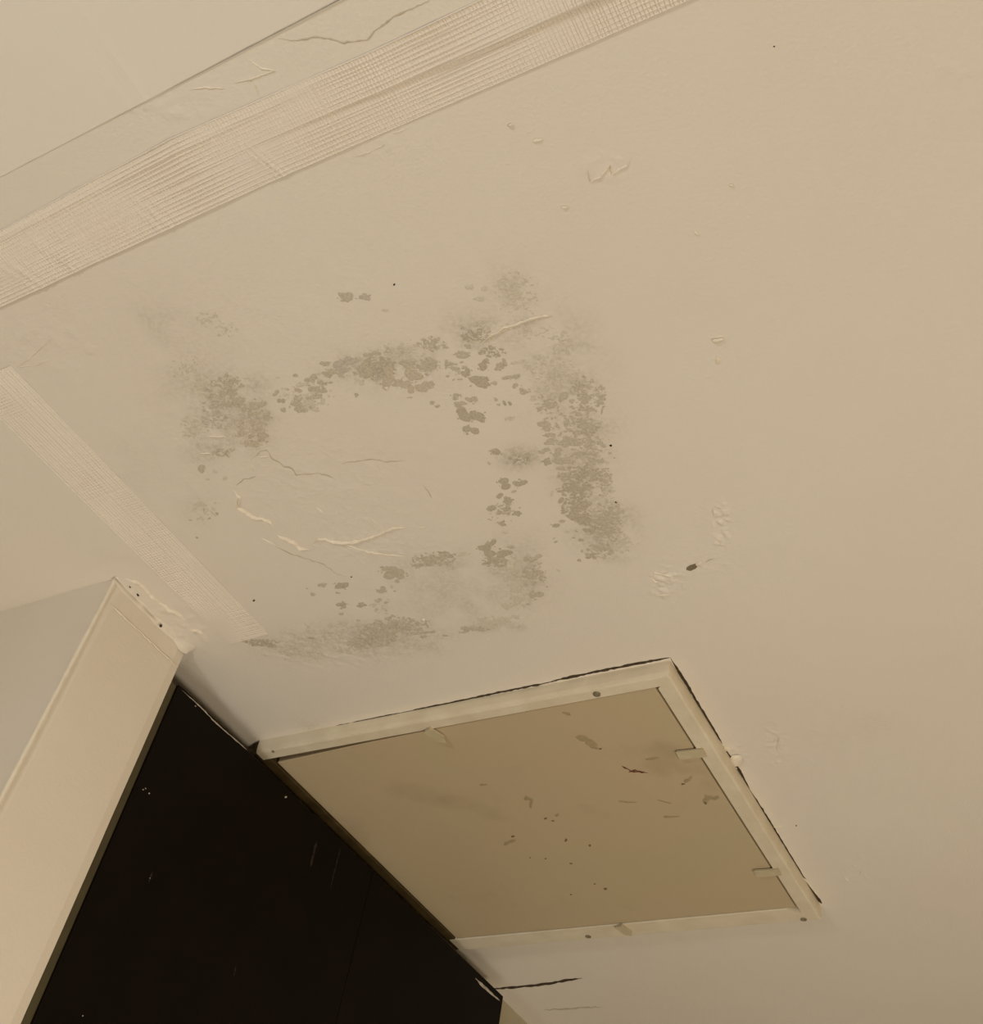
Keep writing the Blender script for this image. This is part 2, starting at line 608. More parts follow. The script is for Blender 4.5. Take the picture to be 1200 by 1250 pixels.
G1 = [(280, 640, 80, 80, 80, 'm'), (250, 740, 90, 90, 70, 'p'), (400, 790, 110, 110, 70, 'f'), (300, 930, 60, 22, 30, 'm'), (1040, 520, 90, 60, 110, 'd'),
      (1120, 440, 110, 40, 60, 'f'), (215, 280, 60, 40, 30, 'f'), (300, 330, 60, 40, 22, 'f'), (150, 800, 70, 60, 60, 'f'), (190, 600, 60, 60, 60, 'f'),
      (690, 650, 140, 70, 40, 'f'), (320, 590, 60, 50, 50, 'm'), (100, 520, 80, 60, 40, 'f')]
Q2 = [(370, 125, 20, 11, 'f'), (422, 182, 22, 12, 'f'), (445, 132, 18, 12, 'f'), (338, 455, 32, 20, 'm'), (365, 412, 18, 12, 'm'),
      (333, 490, 12, 5, 'm'), (355, 542, 25, 18, 'd'), (440, 503, 30, 20, 'd'), (520, 512, 26, 18, 'm'), (543, 490, 13, 16, 'm'),
      (422, 583, 44, 30, 'd'), (455, 603, 18, 12, 'd'), (496, 592, 14, 9, 'm'), (578, 562, 34, 14, 'm'), (595, 605, 14, 13, 'm'),
      (635, 632, 26, 13, 'm'), (307, 657, 26, 11, 'm'), (322, 694, 27, 15, 'm'), (380, 672, 24, 16, 'm'), (345, 745, 40, 29, 'd'),
      (412, 755, 40, 24, 'd'), (378, 820, 32, 20, 'd'), (500, 672, 9, 10, 'm'), (515, 698, 10, 6, 'm'), (543, 690, 11, 10, 'd'),
      (570, 692, 11, 9, 'd'), (570, 765, 20, 9, 'f'), (190, 688, 14, 9, 'm'), (215, 705, 12, 9, 'm'), (80, 662, 12, 4, 'm'),
      (270, 500, 20, 11, 'm'), (300, 520, 22, 7, 'm'), (265, 558, 10, 6, 'm'), (295, 575, 7, 6, 'm'), (325, 573, 14, 5, 'm'),
      (185, 595, 18, 13, 'r'), (175, 498, 44, 22, 'm'), (72, 500, 38, 20, 'm'), (95, 550, 44, 30, 'r'), (150, 610, 46, 22, 'r'),
      (45, 597, 40, 18, 'r'), (85, 620, 26, 16, 'r'), (500, 925, 24, 15, 'd'), (468, 982, 9, 7, 'm'), (530, 937, 6, 5, 'm'),
      (735, 790, 28, 16, 'm'), (748, 812, 26, 12, 'm'), (770, 845, 32, 8, 'm'), (770, 876, 33, 15, 'm'), (738, 922, 22, 14, 'm'),
      (752, 975, 20, 18, 'd'), (803, 930, 28, 16, 'm'), (830, 970, 44, 20, 'm'), (850, 880, 40, 22, 'm'), (895, 880, 30, 18, 'm'),
      (930, 800, 26, 20, 'm'), (905, 832, 26, 14, 'm'), (970, 810, 26, 18, 'm'), (922, 775, 16, 16, 'm'), (955, 868, 14, 16, 'm'),
      (1015, 885, 11, 16, 'm'), (905, 940, 34, 14, 'm'), (955, 935, 34, 12, 'm'), (990, 970, 28, 16, 'm'), (1045, 980, 9, 10, 'f'),
      (838, 1047, 34, 22, 'm'), (822, 1008, 24, 10, 'm'), (845, 1112, 36, 10, 'd'), (882, 1082, 18, 16, 'm'), (820, 1163, 16, 13, 'd'),
      (715, 718, 15, 10, 'm'), (685, 665, 20, 11, 'f'), (722, 630, 22, 16, 'f'), (765, 700, 34, 12, 'm'), (832, 655, 20, 22, 'p'),
      (870, 680, 12, 11, 'm'), (940, 672, 18, 20, 'm'), (900, 595, 16, 14, 'm'), (940, 720, 28, 14, 'm'), (845, 790, 16, 17, 'm'),
      (885, 790, 7, 7, 'm'), (850, 822, 20, 7, 'm'), (1003, 690, 8, 18, 'm'), (1020, 725, 7, 16, 'm'), (980, 1030, 34, 12, 'm'),
      (545, 1082, 34, 22, 'd'), (618, 1080, 26, 19, 'd'), (590, 1120, 12, 8, 'm'), (520, 1140, 18, 12, 'd'), (558, 1165, 24, 18, 'd'),
      (482, 1194, 18, 8, 'd'), (775, 1130, 9, 13, 'f'), (800, 435, 24, 12, 'f'), (610, 490, 30, 10, 'f'), (700, 465, 26, 8, 'f'), (660, 510, 26, 10, 'f')]
G2 = [(190, 400, 70, 34, 70, 'm'), (400, 360, 70, 36, 60, 'd'), (480, 440, 60, 30, 50, 'd'), (600, 150, 120, 100, 90, 'f'), (640, 330, 140, 50, 70, 'f'),
      (820, 400, 70, 60, 70, 'f'), (780, 540, 130, 80, 120, 'f'), (930, 640, 70, 80, 90, 'm'), (900, 780, 120, 80, 110, 'm'), (960, 900, 90, 70, 80, 'm'),
      (930, 1040, 110, 50, 120, 'd'), (900, 1110, 80, 50, 110, 'd'), (1010, 660, 30, 60, 40, 'm'), (1040, 1070, 30, 70, 50, 'm'), (70, 450, 100, 50, 60, 'f'),
      (170, 510, 60, 40, 50, 'm'), (760, 700, 70, 50, 50, 'm'), (300, 520, 60, 30, 20, 'm'), (430, 310, 60, 26, 30, 'f'), (620, 960, 70, 36, 30, 'f')]
Q3 = [(775, 615, 20, 9, 'm'), (728, 660, 16, 7, 'm'), (870, 618, 36, 15, 'd'), (850, 653, 9, 6, 'm'), (870, 712, 23, 14, 'd'),
      (963, 713, 20, 11, 'd'), (867, 756, 12, 7, 'm'), (1115, 556, 52, 22, 'm'), (1080, 535, 20, 11, 'm'), (1065, 640, 23, 15, 'm'),
      (1140, 597, 13, 8, 'm'), (1115, 622, 12, 7, 'f'), (1128, 645, 6, 5, 'm'), (1050, 690, 16, 11, 'r'), (1040, 733, 8, 6, 'r'),
      (1085, 700, 10, 7, 'r'), (1087, 740, 6, 4, 'm'), (880, 803, 24, 11, 'f'), (950, 787, 8, 6, 'm'), (1105, 775, 10, 8, 'm'),
      (1120, 808, 30, 14, 'm'), (1040, 845, 30, 18, 'm'), (1060, 868, 26, 14, 'm'), (965, 915, 28, 8, 'm'), (1050, 790, 15, 7, 'm'),
      (162, 385, 7, 5, 'd'), (260, 268, 8, 7, 'd'), (222, 292, 7, 5, 'd'), (195, 250, 4, 12, 'm'), (130, 300, 8, 4, 'm'),
      (430, 868, 30, 7, 'd'), (475, 892, 30, 7, 'd'), (530, 912, 26, 5, 'd'), (720, 872, 15, 8, 'm'), (700, 632, 6, 4, 'm'), (178, 215, 12, 10, 'f')]
G3 = [(1050, 855, 90, 60, 110, 'm'), (1130, 810, 70, 50, 60, 'm'), (660, 915, 110, 50, 90, 'f'), (720, 950, 60, 30, 40, 'f'), (780, 850, 130, 60, 60, 'f'),
      (480, 895, 80, 16, 50, 'd'), (200, 240, 90, 60, 20, 'f'), (960, 900, 60, 30, 40, 'm'), (900, 930, 90, 20, 30, 'f'), (1070, 720, 60, 40, 18, 'f')]
Q4 = [(460, 448, 42, 24, 'd'), (480, 410, 22, 16, 'd'), (540, 463, 38, 20, 'd'), (500, 495, 48, 11, 'm'), (575, 430, 18, 9, 'm'),
      (532, 315, 20, 10, 'd'), (482, 240, 20, 13, 'd'), (520, 262, 15, 10, 'd'), (557, 245, 18, 13, 'd'), (603, 267, 20, 13, 'd'),
      (545, 360, 14, 6, 'f'), (795, 325, 17, 11, 'd'), (825, 305, 16, 8, 'm'), (770, 320, 5, 3, 'm'), (850, 355, 10, 8, 'f'),
      (895, 353, 7, 5, 'd'), (880, 385, 9, 4, 'd'), (795, 405, 11, 4, 'd'), (785, 388, 6, 4, 'm'), (917, 396, 14, 8, 'd'),
      (955, 350, 24, 14, 'd'), (965, 475, 22, 10, 'd'), (908, 495, 11, 7, 'd'), (922, 450, 7, 6, 'm'), (890, 250, 36, 28, 'm'),
      (925, 295, 38, 18, 'd'), (260, 465, 38, 12, 'd'), (175, 502, 36, 17, 'm'), (125, 520, 24, 10, 'm'), (340, 465, 28, 7, 'f'),
      (700, 480, 26, 11, 'm'), (665, 492, 20, 13, 'm'), (690, 565, 34, 20, 'm'), (652, 546, 18, 12, 'm'), (725, 570, 14, 11, 'm'),
      (695, 665, 28, 20, 'm'), (657, 710, 7, 7, 'm'), (600, 640, 24, 14, 'f'), (605, 690, 28, 16, 'f'), (560, 720, 24, 16, 'f'),
      (685, 620, 8, 6, 'f'), (600, 772, 20, 7, 'f'), (525, 790, 30, 12, 'f'), (400, 830, 40, 7, 'm'), (345, 845, 20, 6, 'm'),
      (255, 862, 18, 4, 'm'), (150, 848, 50, 5, 'm'), (150, 867, 20, 5, 'm'), (30, 562, 34, 20, 'm'), (70, 853, 7, 5, 'm'), (805, 545, 12, 5, 'f'), (600, 530, 26, 16, 'f'), (610, 585, 14, 4, 'f')]
G4 = [(900, 240, 75, 60, 130, 'd'), (935, 300, 50, 30, 50, 'd'), (1050, 350, 70, 70, 110, 'm'), (1010, 445, 70, 40, 70, 'm'), (1100, 410, 70, 50, 60, 'f'),
      (1050, 270, 80, 70, 100, 'm'), (200, 490, 110, 34, 90, 'm'), (500, 500, 70, 30, 50, 'd'), (690, 560, 60, 60, 50, 'm'), (600, 560, 70, 90, 60, 'f'),
      (490, 795, 80, 26, 60, 'f'), (400, 828, 70, 14, 40, 'm'), (80, 815, 120, 36, 70, 'm'), (545, 250, 80, 60, 26, 'm'), (1040, 160, 40, 80, 50, 'f'), (620, 690, 60, 50, 30, 'f')]

specks = {k: MB() for k in MOLD}
for (ox, oy), Q, G in (((200, 320), Q1, G1), ((480, 320), Q2, G2), ((200, 560), Q3, G3), ((480, 560), Q4, G4)):
    for (a, b, rx, ry, t) in Q:
        px, py = ox + a / 4, oy + b / 4
        rg = random.Random(int(a * 7 + b * 3))
        rot = rg.uniform(-0.25, 0.35)
        if rx >= 20:
            mb = MB()
            blob_geo(mb, px, py, rx / 4, ry / 4, rot, on_ceiling, 18, 0.30, seed=int(a + b * 5))
            mb.build('mold_spot', MOLD[t], ceiling)
            for q in range(int(rx / 5)):
                ang = rg.uniform(0, 6.28)
                rr = rg.uniform(0.85, 1.35)
                s = rg.uniform(0.5, 1.5)
                blob_geo(specks[t], px + rx / 4 * rr * math.cos(ang), py + ry / 4 * rr * math.sin(ang), s * 1.2, s * .8, 0, on_ceiling, 7, 0.3, 0.0003, seed=q + int(a))
        else:
            blob_geo(specks[t], px, py, rx / 4, ry / 4, rot, on_ceiling, 12, 0.25, seed=int(a + b * 5))
    for (a, b, rx, ry, cnt, t) in G:
        rg = random.Random(int(a * 3 + b * 11))
        for q in range(int(cnt * 1.5)):
            r = math.sqrt(rg.random()) if rg.random() < .6 else abs(rg.gauss(0, .55))
            an = rg.uniform(0, 6.28)
            s = rg.choice([0.6, 0.7, 0.8, 1.0, 1.2, 1.6, 2.2])
            blob_geo(specks[t], ox + (a + rx * r * math.cos(an)) / 4, oy + (b + ry * r * math.sin(an)) / 4, s * rg.uniform(1, 1.6), s * 0.75, rg.uniform(-.5, .6), on_ceiling, 7, 0.35, 0.00025, seed=q * 3 + int(a))
names = {'d': 'dark olive mold specks', 'm': 'olive grey mold specks', 'f': 'faint beige mold specks', 'p': 'purplish grey mold specks', 'r': 'pinkish brown mold specks'}
for k, mb in specks.items():
    tag(mb.build('mold_specks', MOLD[k], ceiling), names[k], kind='stuff')

# ------------------------------------------------------------------ cracks, peeling lips, drips
def lips(name, mat, label, items, jit=0.5, wvar=0.5):
    for (pts, wd, ht, side, sd) in items:
        mb = MB()
        ribbon_geo(mb, pts, wd, ht, on_ceiling, 4, jit, side, True, sd, wvar)
        o = mb.build(name, mat, ceiling)
        if label:
            o['label'] = label


lips('peeling_lip', M_PLASTER, 'pale lip of lifted paint', [
    (z_pts(200, 560, 4, [(335, 150), (370, 190), (362, 235), (450, 290), (480, 290), (525, 312), (548, 345)]), 3.4, 0.0022, .3, 1),
    (z_pts(200, 560, 4, [(553, 370), (635, 408), (665, 437), (712, 440)]), 3.2, 0.0022, .3, 2),
    (z_pts(200, 560, 4, [(720, 415), (750, 392), (790, 388), (830, 405), (890, 408), (950, 400), (1040, 370), (1120, 335), (1180, 338)]), 3.2, 0.0020, .3, 3),
    (z_pts(200, 560, 4, [(890, 415), (940, 437), (1000, 452), (1100, 468), (1190, 476)]), 1.8, 0.0010, .3, 4),
    (z_pts(200, 560, 4, [(475, 385), (500, 398), (545, 420)]), 1.8, 0.0010, .3, 5),
    (z_pts(480, 320, 4, [(425, 402), (470, 368), (540, 325), (620, 300), (700, 272), (785, 258)]), 3.4, 0.0018, -.3, 6),
    (z_pts(0, 0, 2, [(598, 138), (640, 165), (670, 172), (615, 192), (572, 202)]), 2.6, 0.0010, .2, 7),
    (z_pts(0, 0, 2, [(465, 216), (500, 212), (548, 214)]), 2.4, 0.0009, .2, 8),
    (z_pts(0, 0, 2, [(622, 200), (636, 240)]), 2.2, 0.0009, .2, 9),
    (z_pts(200, 320, 4, [(428, 985), (440, 1025)]), 2.6, 0.0014, .2, 10),
    (z_pts(200, 320, 4, [(452, 950), (515, 945)]), 1.8, 0.0010, .2, 11),
    (z_pts(200, 560, 4, [(740, 232), (782, 262)]), 1.8, 0.0010, .2, 12),
    (z_pts(480, 560, 4, [(0, 338), (60, 336)]), 1.8, 0.0010, .2, 13),
    (z_pts(480, 560, 4, [(115, 338), (165, 332)]), 1.8, 0.0010, .2, 14),
    (z_pts(100, 680, 3.75, [(195, 88), (260, 110), (330, 180), (400, 235), (440, 255), (487, 290)]), 3.4, 0.0022, .2, 15),
    (z_pts(100, 680, 3.75, [(497, 328), (530, 332), (562, 352)]), 3.0, 0.0018, .2, 16),
    (z_pts(500, 0, 1.714, [(372, 352), (378, 378), (400, 368), (420, 345), (424, 362), (455, 345), (464, 330)]), 2.4, 0.0013, .2, 17),
    (z_pts(500, 0, 1.714, [(150, 722), (180, 700), (215, 684), (262, 664), (300, 658)]), 1.2, 0.0008, .2, 18),
    (z_pts(740, 560, 4, [(215, 575), (235, 555), (275, 560), (320, 575), (345, 585)]), 2.0, 0.0012, .2, 19),
    (z_pts(740, 560, 4, [(235, 665), (270, 662), (320, 655)]), 2.0, 0.0012, .2, 20),
    (z_pts(740, 560, 4, [(518, 240), (528, 282)]), 1.8, 0.0012, .2, 21),
    (z_pts(740, 560, 4, [(530, 375), (555, 395), (560, 420)]), 2.0, 0.0013, .2, 22),
    (z_pts(740, 560, 4, [(215, 580), (240, 600), (262, 602)]), 1.8, 0.0011, .2, 23),
    (z_pts(0, 0, 2, [(860, 382), (900, 372), (940, 352)]), 1.8, 0.0006, .2, 24),
    (z_pts(0, 0, 2, [(960, 325), (990, 316)]), 1.8, 0.0006, .2, 25),
    (z_pts(200, 320, 4, [(215, 848), (300, 852)]), 1.6, 0.0009, .2, 26),
    (z_pts(200, 320, 4, [(175, 930), (235, 936)]), 1.6, 0.0009, .2, 27),
    (z_pts(800, 780, 3, [(428, 688), (466, 688)]), 1.6, 0.0010, .2, 28),
    (z_pts(800, 780, 3, [(430, 380), (452, 365), (445, 400), (455, 425)]), 1.4, 0.0008, .2, 29),
    (z_pts(800, 780, 3, [(690, 870), (712, 888)]), 1.4, 0.0008, .2, 30),
    (z_pts(800, 780, 3, [(752, 818), (758, 852), (742, 880)]), 1.4, 0.0006, .2, 31),
    (z_pts(0, 380, 2.403, [(50, 165), (100, 125), (150, 80)]), 1.4, 0.0005, .2, 32),
    (z_pts(0, 380, 2.403, [(50, 162), (100, 158), (150, 140)]), 1.4, 0.0005, .2, 33),
    (z_pts(800, 780, 3, [(535, 868), (570, 905), (600, 950)]), 2.0, 0.0012, .2, 34),
])
lips('hairline_crack', M_FINE, 'thin brown hairline crack', [
    (z_pts(200, 320, 4, [(425, 965), (470, 925), (500, 915), (530, 960), (560, 975), (590, 998), (630, 1005), (650, 1040), (740, 1030), (790, 1038), (840, 1060)]), 1.3, 0.0004, 0, 1),
    (z_pts(200, 320, 4, [(880, 980), (1020, 962), (1090, 975), (1180, 970)]), 1.1, 0.0004, 0, 2),
    (z_pts(0, 0, 2, [(680, 92), (710, 100), (775, 88), (840, 103), (895, 98), (915, 75), (960, 40), (1050, 0)]), 2.2, 0.0005, 0, 3),
    (z_pts(200, 560, 4, [(545, 425), (600, 455), (690, 485), (780, 515), (830, 550), (890, 578)]), 1.0, 0.0004, 0, 4),
    (z_pts(480, 560, 4, [(145, 128), (170, 160), (192, 194)]), 1.0, 0.0004, 0, 5),
    (z_pts(200, 320, 4, [(350, 1090), (390, 1060), (450, 1045)]), 1.0, 0.0004, 0, 6),
    (z_pts(740, 560, 4, [(485, 507), (500, 492), (524, 488), (526, 498)]), 1.4, 0.0004, 0, 7),
    (z_pts(380, 1040, 3, [(850, 578), (950, 572), (1065, 565)]), 1.4, 0.0004, 0, 8),
    (z_pts(100, 680, 3.75, [(800, 560), (820, 570)]), 1.0, 0.0004, 0, 9),
], 0.8, 0.6)
lips('open_crack', M_DARK, 'dark gap where plaster has opened', [
    (z_pts(380, 1040, 3, [(655, 503), (740, 496), (870, 482), (930, 470), (992, 461)]), 2.6, 0.0004, 0, 1),
    ([(318.3, 904.7), (380.3, 892.7), (440.3, 879.7), (500.3, 867.7)], 1.7, 0.0004, 0, 2),
    ([(495.3, 868.7), (560.3, 855.7), (620.3, 842.7), (680.3, 831.2)], 2.4, 0.0004, 0, 3),
    ([(672.3, 831.7), (720.3, 821.7), (770.3, 811.7), (818.3, 802.7)], 2.8, 0.0004, 0, 4),
    ([(818.5, 803.4), (839.5, 837.4), (859.5, 872.4), (881.5, 908.4)], 3.2, 0.0004, 0, 5),
    ([(879.5, 907.4), (903.5, 942.4), (915.5, 965.4)], 2.8, 0.0004, 0, 6),
    ([(913.5, 961.4), (941.5, 1005.4), (971.5, 1055.4), (999.5, 1102.4)], 1.8, 0.0004, 0, 7),
    ([(979.5, 1071.4), (991.5, 1089.4), (1003.5, 1103.4)], 3.4, 0.0004, 0, 8),
], 0.35, 0.35)

chip = MB()
blob_geo(chip, 844.5, 692.5, 5.8, 4.3, -0.4, on_ceiling, 12, 0.25, seed=3)
tag(chip.build('paint_chip', M_CHIP, ceiling), 'dark brown hole where paint has chipped')
tiny = MB()
for (x, y, r) in [(481, 348, 1.6), (745.5, 544, 1.7), (752, 613, 1.6), (310, 733, 1.6), (945, 56, 1.3), (11, 110, 1.6), (972, 1008, 1.0), (429, 704, 1.0)]:
    blob_geo(tiny, x, y, r, r * .8, 0, on_ceiling, 8, 0.2, seed=int(x))
tiny.build('dark_dots', M_HOLE, ceiling)['kind'] = 'stuff'
for (x, y, rx, ry, rot) in [(656, 171, 5, 3.2, 0), (689, 252.5, 3.2, 2, 0), (850, 284, 3.6, 2.3, .3), (893, 225.5, 3, 2, 0), (876, 415, 8, 2.6, -.15),
                            (876.5, 440, 3, 5.5, .1), (853, 688, 4, 2.5, -.5), (517, 756, 2.4, 2, 0), (472, 474, 2.2, 2, 0), (899, 928, 7, 8, .3), (888, 915, 5, 3, .8), (623, 152, 3, 2, 0)]:
    mb = MB()
    blob_geo(mb, x, y, rx, ry, rot, on_ceiling, 12, 0.25, 0.0009 if rx < 7 else 0.0014, seed=int(x + y))
    mb.build('paint_drip', M_PLASTER, ceiling, True)

# ------------------------------------------------------------------ mesh joint tape
def tape(label, along, u0, u1, v0f, v1f, zfun, pitch, thread_h, thread_w, nfilm, ragged):
    """along 'x' or 'y'; v0f/v1f give the two long edges as functions of u"""
    root = bpy.data.objects.new('mesh_tape', None)
    COL.objects.link(root)
    tag(root, label, 'joint tape', 'painted-over mesh tapes')

    def P(u, v, lift):
        x, y = (u, v) if along == 'x' else (v, u)
        return np.stack([x, y, CEIL - relief(x, y) - zfun(u, v) - lift], -1)
    # film
    nu = int((u1 - u0) / 0.0025)
    us = np.linspace(u0, u1, nu)
    t = np.linspace(0, 1, nfilm)
    U, T = np.meshgrid(us, t, indexing='ij')
    v0 = v0f(U)
    v1 = v1f(U)
    rag = ragged * fbm(U, T * 3, 0.012, 61, 2) * ((T == 0) | (T == 1))
    V = v0 + (v1 - v0) * T + rag
    lift = np.where((T == 0) | (T == 1), -0.0001, 0.00035)
    co = P(U, V, lift).reshape(-1, 3)
    film = numpy_mesh('film', co, grid_faces(nu, nfilm), M_TAPE, root)
    # threads
    nl = int(round(float((v1f(np.array([u0])) - v0f(np.array([u0])))[0]) / pitch))
    cos, fcs = [], []
    base = 0

    def strip(Ua, Va, du, dv, h):
        nonlocal base
        n = len(Ua)
        a = P(Ua - du, Va - dv, np.full(n, 0.0002))
        b = P(Ua, Va, h)
        c = P(Ua + du, Va + dv, np.full(n, 0.0002))
        cos.append(np.stack([a, b, c], 1).reshape(-1, 3))
        i = np.arange(n - 1) * 3 + base
        fcs.append(np.concatenate([np.stack([i, i + 1, i + 4, i + 3], -1), np.stack([i + 1, i + 2, i + 5, i + 4], -1)]))
        base += 3 * n
    for k in range(nl + 1):
        T_ = (k + 0.15 * RNG.standard_normal()) / nl
        T_ = min(max(T_, 0.0), 1.0)
        Ul = us
        Vl = v0f(Ul) + (v1f(Ul) - v0f(Ul)) * T_ + 0.0004 * fbm(Ul, Ul * 0 + k * 7.3, 0.05, 63, 2)
        vis = np.clip(0.9 + 0.8 * fbm(Ul, Vl, 0.07, 66, 2), 0.4, 1.5)
        strip(Ul, Vl, 0, thread_w, thread_h * vis)
    n = int((u1 - u0) / (pitch * 0.85))
    for k in range(n):
        u = u0 + (k + 0.5 + 0.12 * RNG.standard_normal()) * (u1 - u0) / n
        Tt = np.linspace(0, 1, 26)
        Ul = np.full(26, u) + 0.0004 * fbm(Tt, Tt * 0 + k, 0.3, 64, 1)
        Vl = v0f(Ul) + (v1f(Ul) - v0f(Ul)) * Tt
        vis = np.clip(0.85 + 0.9 * fbm(Ul, Vl, 0.06, 68, 2), 0.4, 1.5)
        strip(Ul, Vl, thread_w * .9, 0, thread_h * 0.95 * vis)
    th = numpy_mesh('threads', np.concatenate(cos), np.concatenate(fcs), M_TAPE, root, False)
    th['kind'] = 'stuff'
    return root


# long tape along the joint; it buckles in places and folds along its middle
folds = [(un(322, 193), 0.004, 0.0016), (un(68, 312), 0.004, 0.0016), (un(190, 262), 0.008, 0.0010), (un(12, 320), 0.008, 0.0012)]


def z_long(u, v):
    h = 0.0005 * fbm(u, v, 0.06, 51, 2) + 0.0004
    for (cx, cy), wdt, amp in folds:
        skew = (v - cy) * 0.35
        across = np.clip((v - 0.232) / 0.02, 0, 1) * np.clip((0.286 - v) / 0.012, 0, 1)
        d = (u - cx - skew) / wdt
        h = h + amp * across * np.exp(-d * d / 3.2) * (0.5 + 0.5 * np.cos(d * 4.4))
    # fold: the upper half bulges down and drops back along a line
    g = np.clip((u + 0.54) / 0.30, 0, 1)
    line = 0.2405 + 0.010 * np.clip((u + 0.51) / 0.3, 0, 1.2)
    s = line - v
    bulge = np.where(s > 0, np.exp(-(s / 0.014) ** 2), np.exp(-(s / 0.0014) ** 2))
    h = h + 0.0030 * g * bulge
    # light second crease along the top edge
    h = h + 0.0007 * np.exp(-((v - 0.219) / 0.003) ** 2) * np.clip((-0.3 - u) / 0.2, 0, 1)
    return h


tape('long mesh tape with folds running along the ceiling joint at top', 'x', -1.6, 0.95,
     lambda u: np.interp(u, [-1.0, -0.78, -0.565, -0.37, -0.28, 0.1], [0.2145, 0.2132, 0.2072, 0.2158, 0.2172, 0.2185]),
     lambda u: np.interp(u, [-1.0, -0.84, -0.62, -0.49, -0.29, 0.1], [0.278, 0.2767, 0.275, 0.2745, 0.278, 0.283]),
     z_long, 0.0037, 0.00118, 0.0007, 60, 0.0012)


def z_short(u, v):
    return 0.0002 + 0.0004 * fbm(u, v, 0.05, 53, 2)


tape('faint short mesh tape slanting towards the partition wall end', 'y', 0.335, 0.782,
     lambda u: np.interp(u, [0.3, 0.54, 0.78], [-0.953, -0.947, -0.938]),
     lambda u: np.interp(u, [0.3, 0.54, 0.78], [-0.888, -0.882, -0.876]),
     z_short, 0.0040, 0.0011, 0.0008, 40, 0.0016)

# ------------------------------------------------------------------ partition details
ysf = np.linspace(PY0 - 0.004, PY1 + 0.002, 50)
vs = []
for i, y in enumerate(ysf):
    a = 0.006 + 0.005 * float(vnoise(y, 0, 0.012, 81)) + 0.012 * max(0, (y - 0.70) / 0.07) * (0.6 + float(vnoise(y, 1, 0.01, 83)))
    b = 0.009 + 0.007 * float(vnoise(y, 0, 0.016, 82))
    zc = float(cz(WX + a, y))
    vs += [(WX + a, y, zc - 0.0002), (WX + a * 0.45, y, CEIL - 0.0035 - b * .1), (WX + 0.0035, y, CEIL - b * .55), (WX + 0.0008, y, CEIL - b)]
fs = [(i * 4 + k, i * 4 + k + 1, i * 4 + k + 5, i * 4 + k + 4) for i in range(len(ysf) - 1) for k in range(3)]
tag(mesh_obj('plaster_fillet', vs, fs, M_WALL, wall_left, True), 'lumpy plaster fill where wall end meets ceiling')
front = on_front(WX + 0.0012)
mb = MB()
ribbon_geo(mb, z_pts(100, 680, 3.75, [(122, 206), (200, 280), (280, 355), (360, 430), (440, 505)]), 2.4, 0.0009, front, 4, 0.4, .2, True, 4)
tag(mb.build('plaster_seam', M_PLASTER, wall_left), 'thin raised seam across the wall end')
mb = MB()
for (x, y, r) in [(159.5, 716, 1.9), (168.5, 726, 2.0), (196, 764, 2.0)]:
    blob_geo(mb, x, y, r, r, 0, on_front(WX + (0.0065 if x > 190 else 0.0100)), 10, 0.15, 0.0006, seed=int(x))
tag(mb.build('nail_holes', M_HOLE, wall_left), 'small dark nail holes', kind='stuff')
# corner bead: a slim raised strip up the outer corner
vs = []
zb = np.linspace(0.0, CEIL - 0.003, 120)
for i, z in enumerate(zb):
    j = 0.0007 * float(vnoise(z, 0, 0.02, 91))
    vs += [(WX - 0.005 + j, PY0 - 0.0001, z), (WX - 0.002, PY0 - 0.0010 - j, z), (WX + 0.0010 + j, PY0 - 0.0006, z), (WX + 0.0012, PY0 + 0.002, z), (WX + 0.0003, PY0 + 0.0045 + j, z)]
fs = [(i * 5 + k, i * 5 + k + 1, i * 5 + k + 6, i * 5 + k + 5) for i in range(len(zb) - 1) for k in range(4)]
tag(mesh_obj('corner_bead', vs, fs, M_PLASTER, wall_left, True), 'pale plaster bead on the outer corner')

# ------------------------------------------------------------------ wardrobe
WT = CEIL - 0.0490
ward = bpy.data.objects.new('wardrobe', None)
COL.objects.link(ward)
ward.location = (-1.3, 1.23, 0)
tag(ward, 'tall dark brown wardrobe beside the bright wall end', 'wardrobe')


def wpart(name, boxes, mat, bevel=0.001):
    mb = MB()
    for (x0, x1, y0, y1, z0, z1) in boxes:
        mb.box(x0 + 1.3, x1 + 1.3, y0 - 1.23, y1 - 1.23, z0, z1)
    return mb.build(name, mat, ward, False, bevel)


Y0, YM, Y1 = 0.7835, 1.2525, 1.680
wpart('carcass', [(-1.62, WX - 0.021, Y0, Y1 - 0.002, 0.06, WT - 0.004)], M_BLACK)
wpart('plinth', [(-1.60, WX - 0.04, Y0, Y1 - 0.002, 0.0, 0.06)], M_BLACK)
wpart('side_panel', [(-1.62, WX - 0.003, PY1 + 0.0005, Y0, 0.0, WT - 0.002)], M_SIDE)
d1 = wpart('door', [(WX - 0.020, WX, Y0 + 0.0006, YM - 0.0004, 0.065, WT)], M_BLACK)
d2 = wpart('door', [(WX - 0.020, WX, YM + 0.0004, Y1, 0.065, WT)], M_BLACK)
tag(wpart('top_rail', [(WX - 0.034, WX - 0.0215, Y0, Y1, WT - 0.004, WT + 0.003)], M_RAIL), 'brown rail along the wardrobe top')


def local(par, fn):
    def f(px, py, lift):
        x, y, z = fn(px, py, lift)
        return (x + 1.3, y - 1.23, z)
    return f


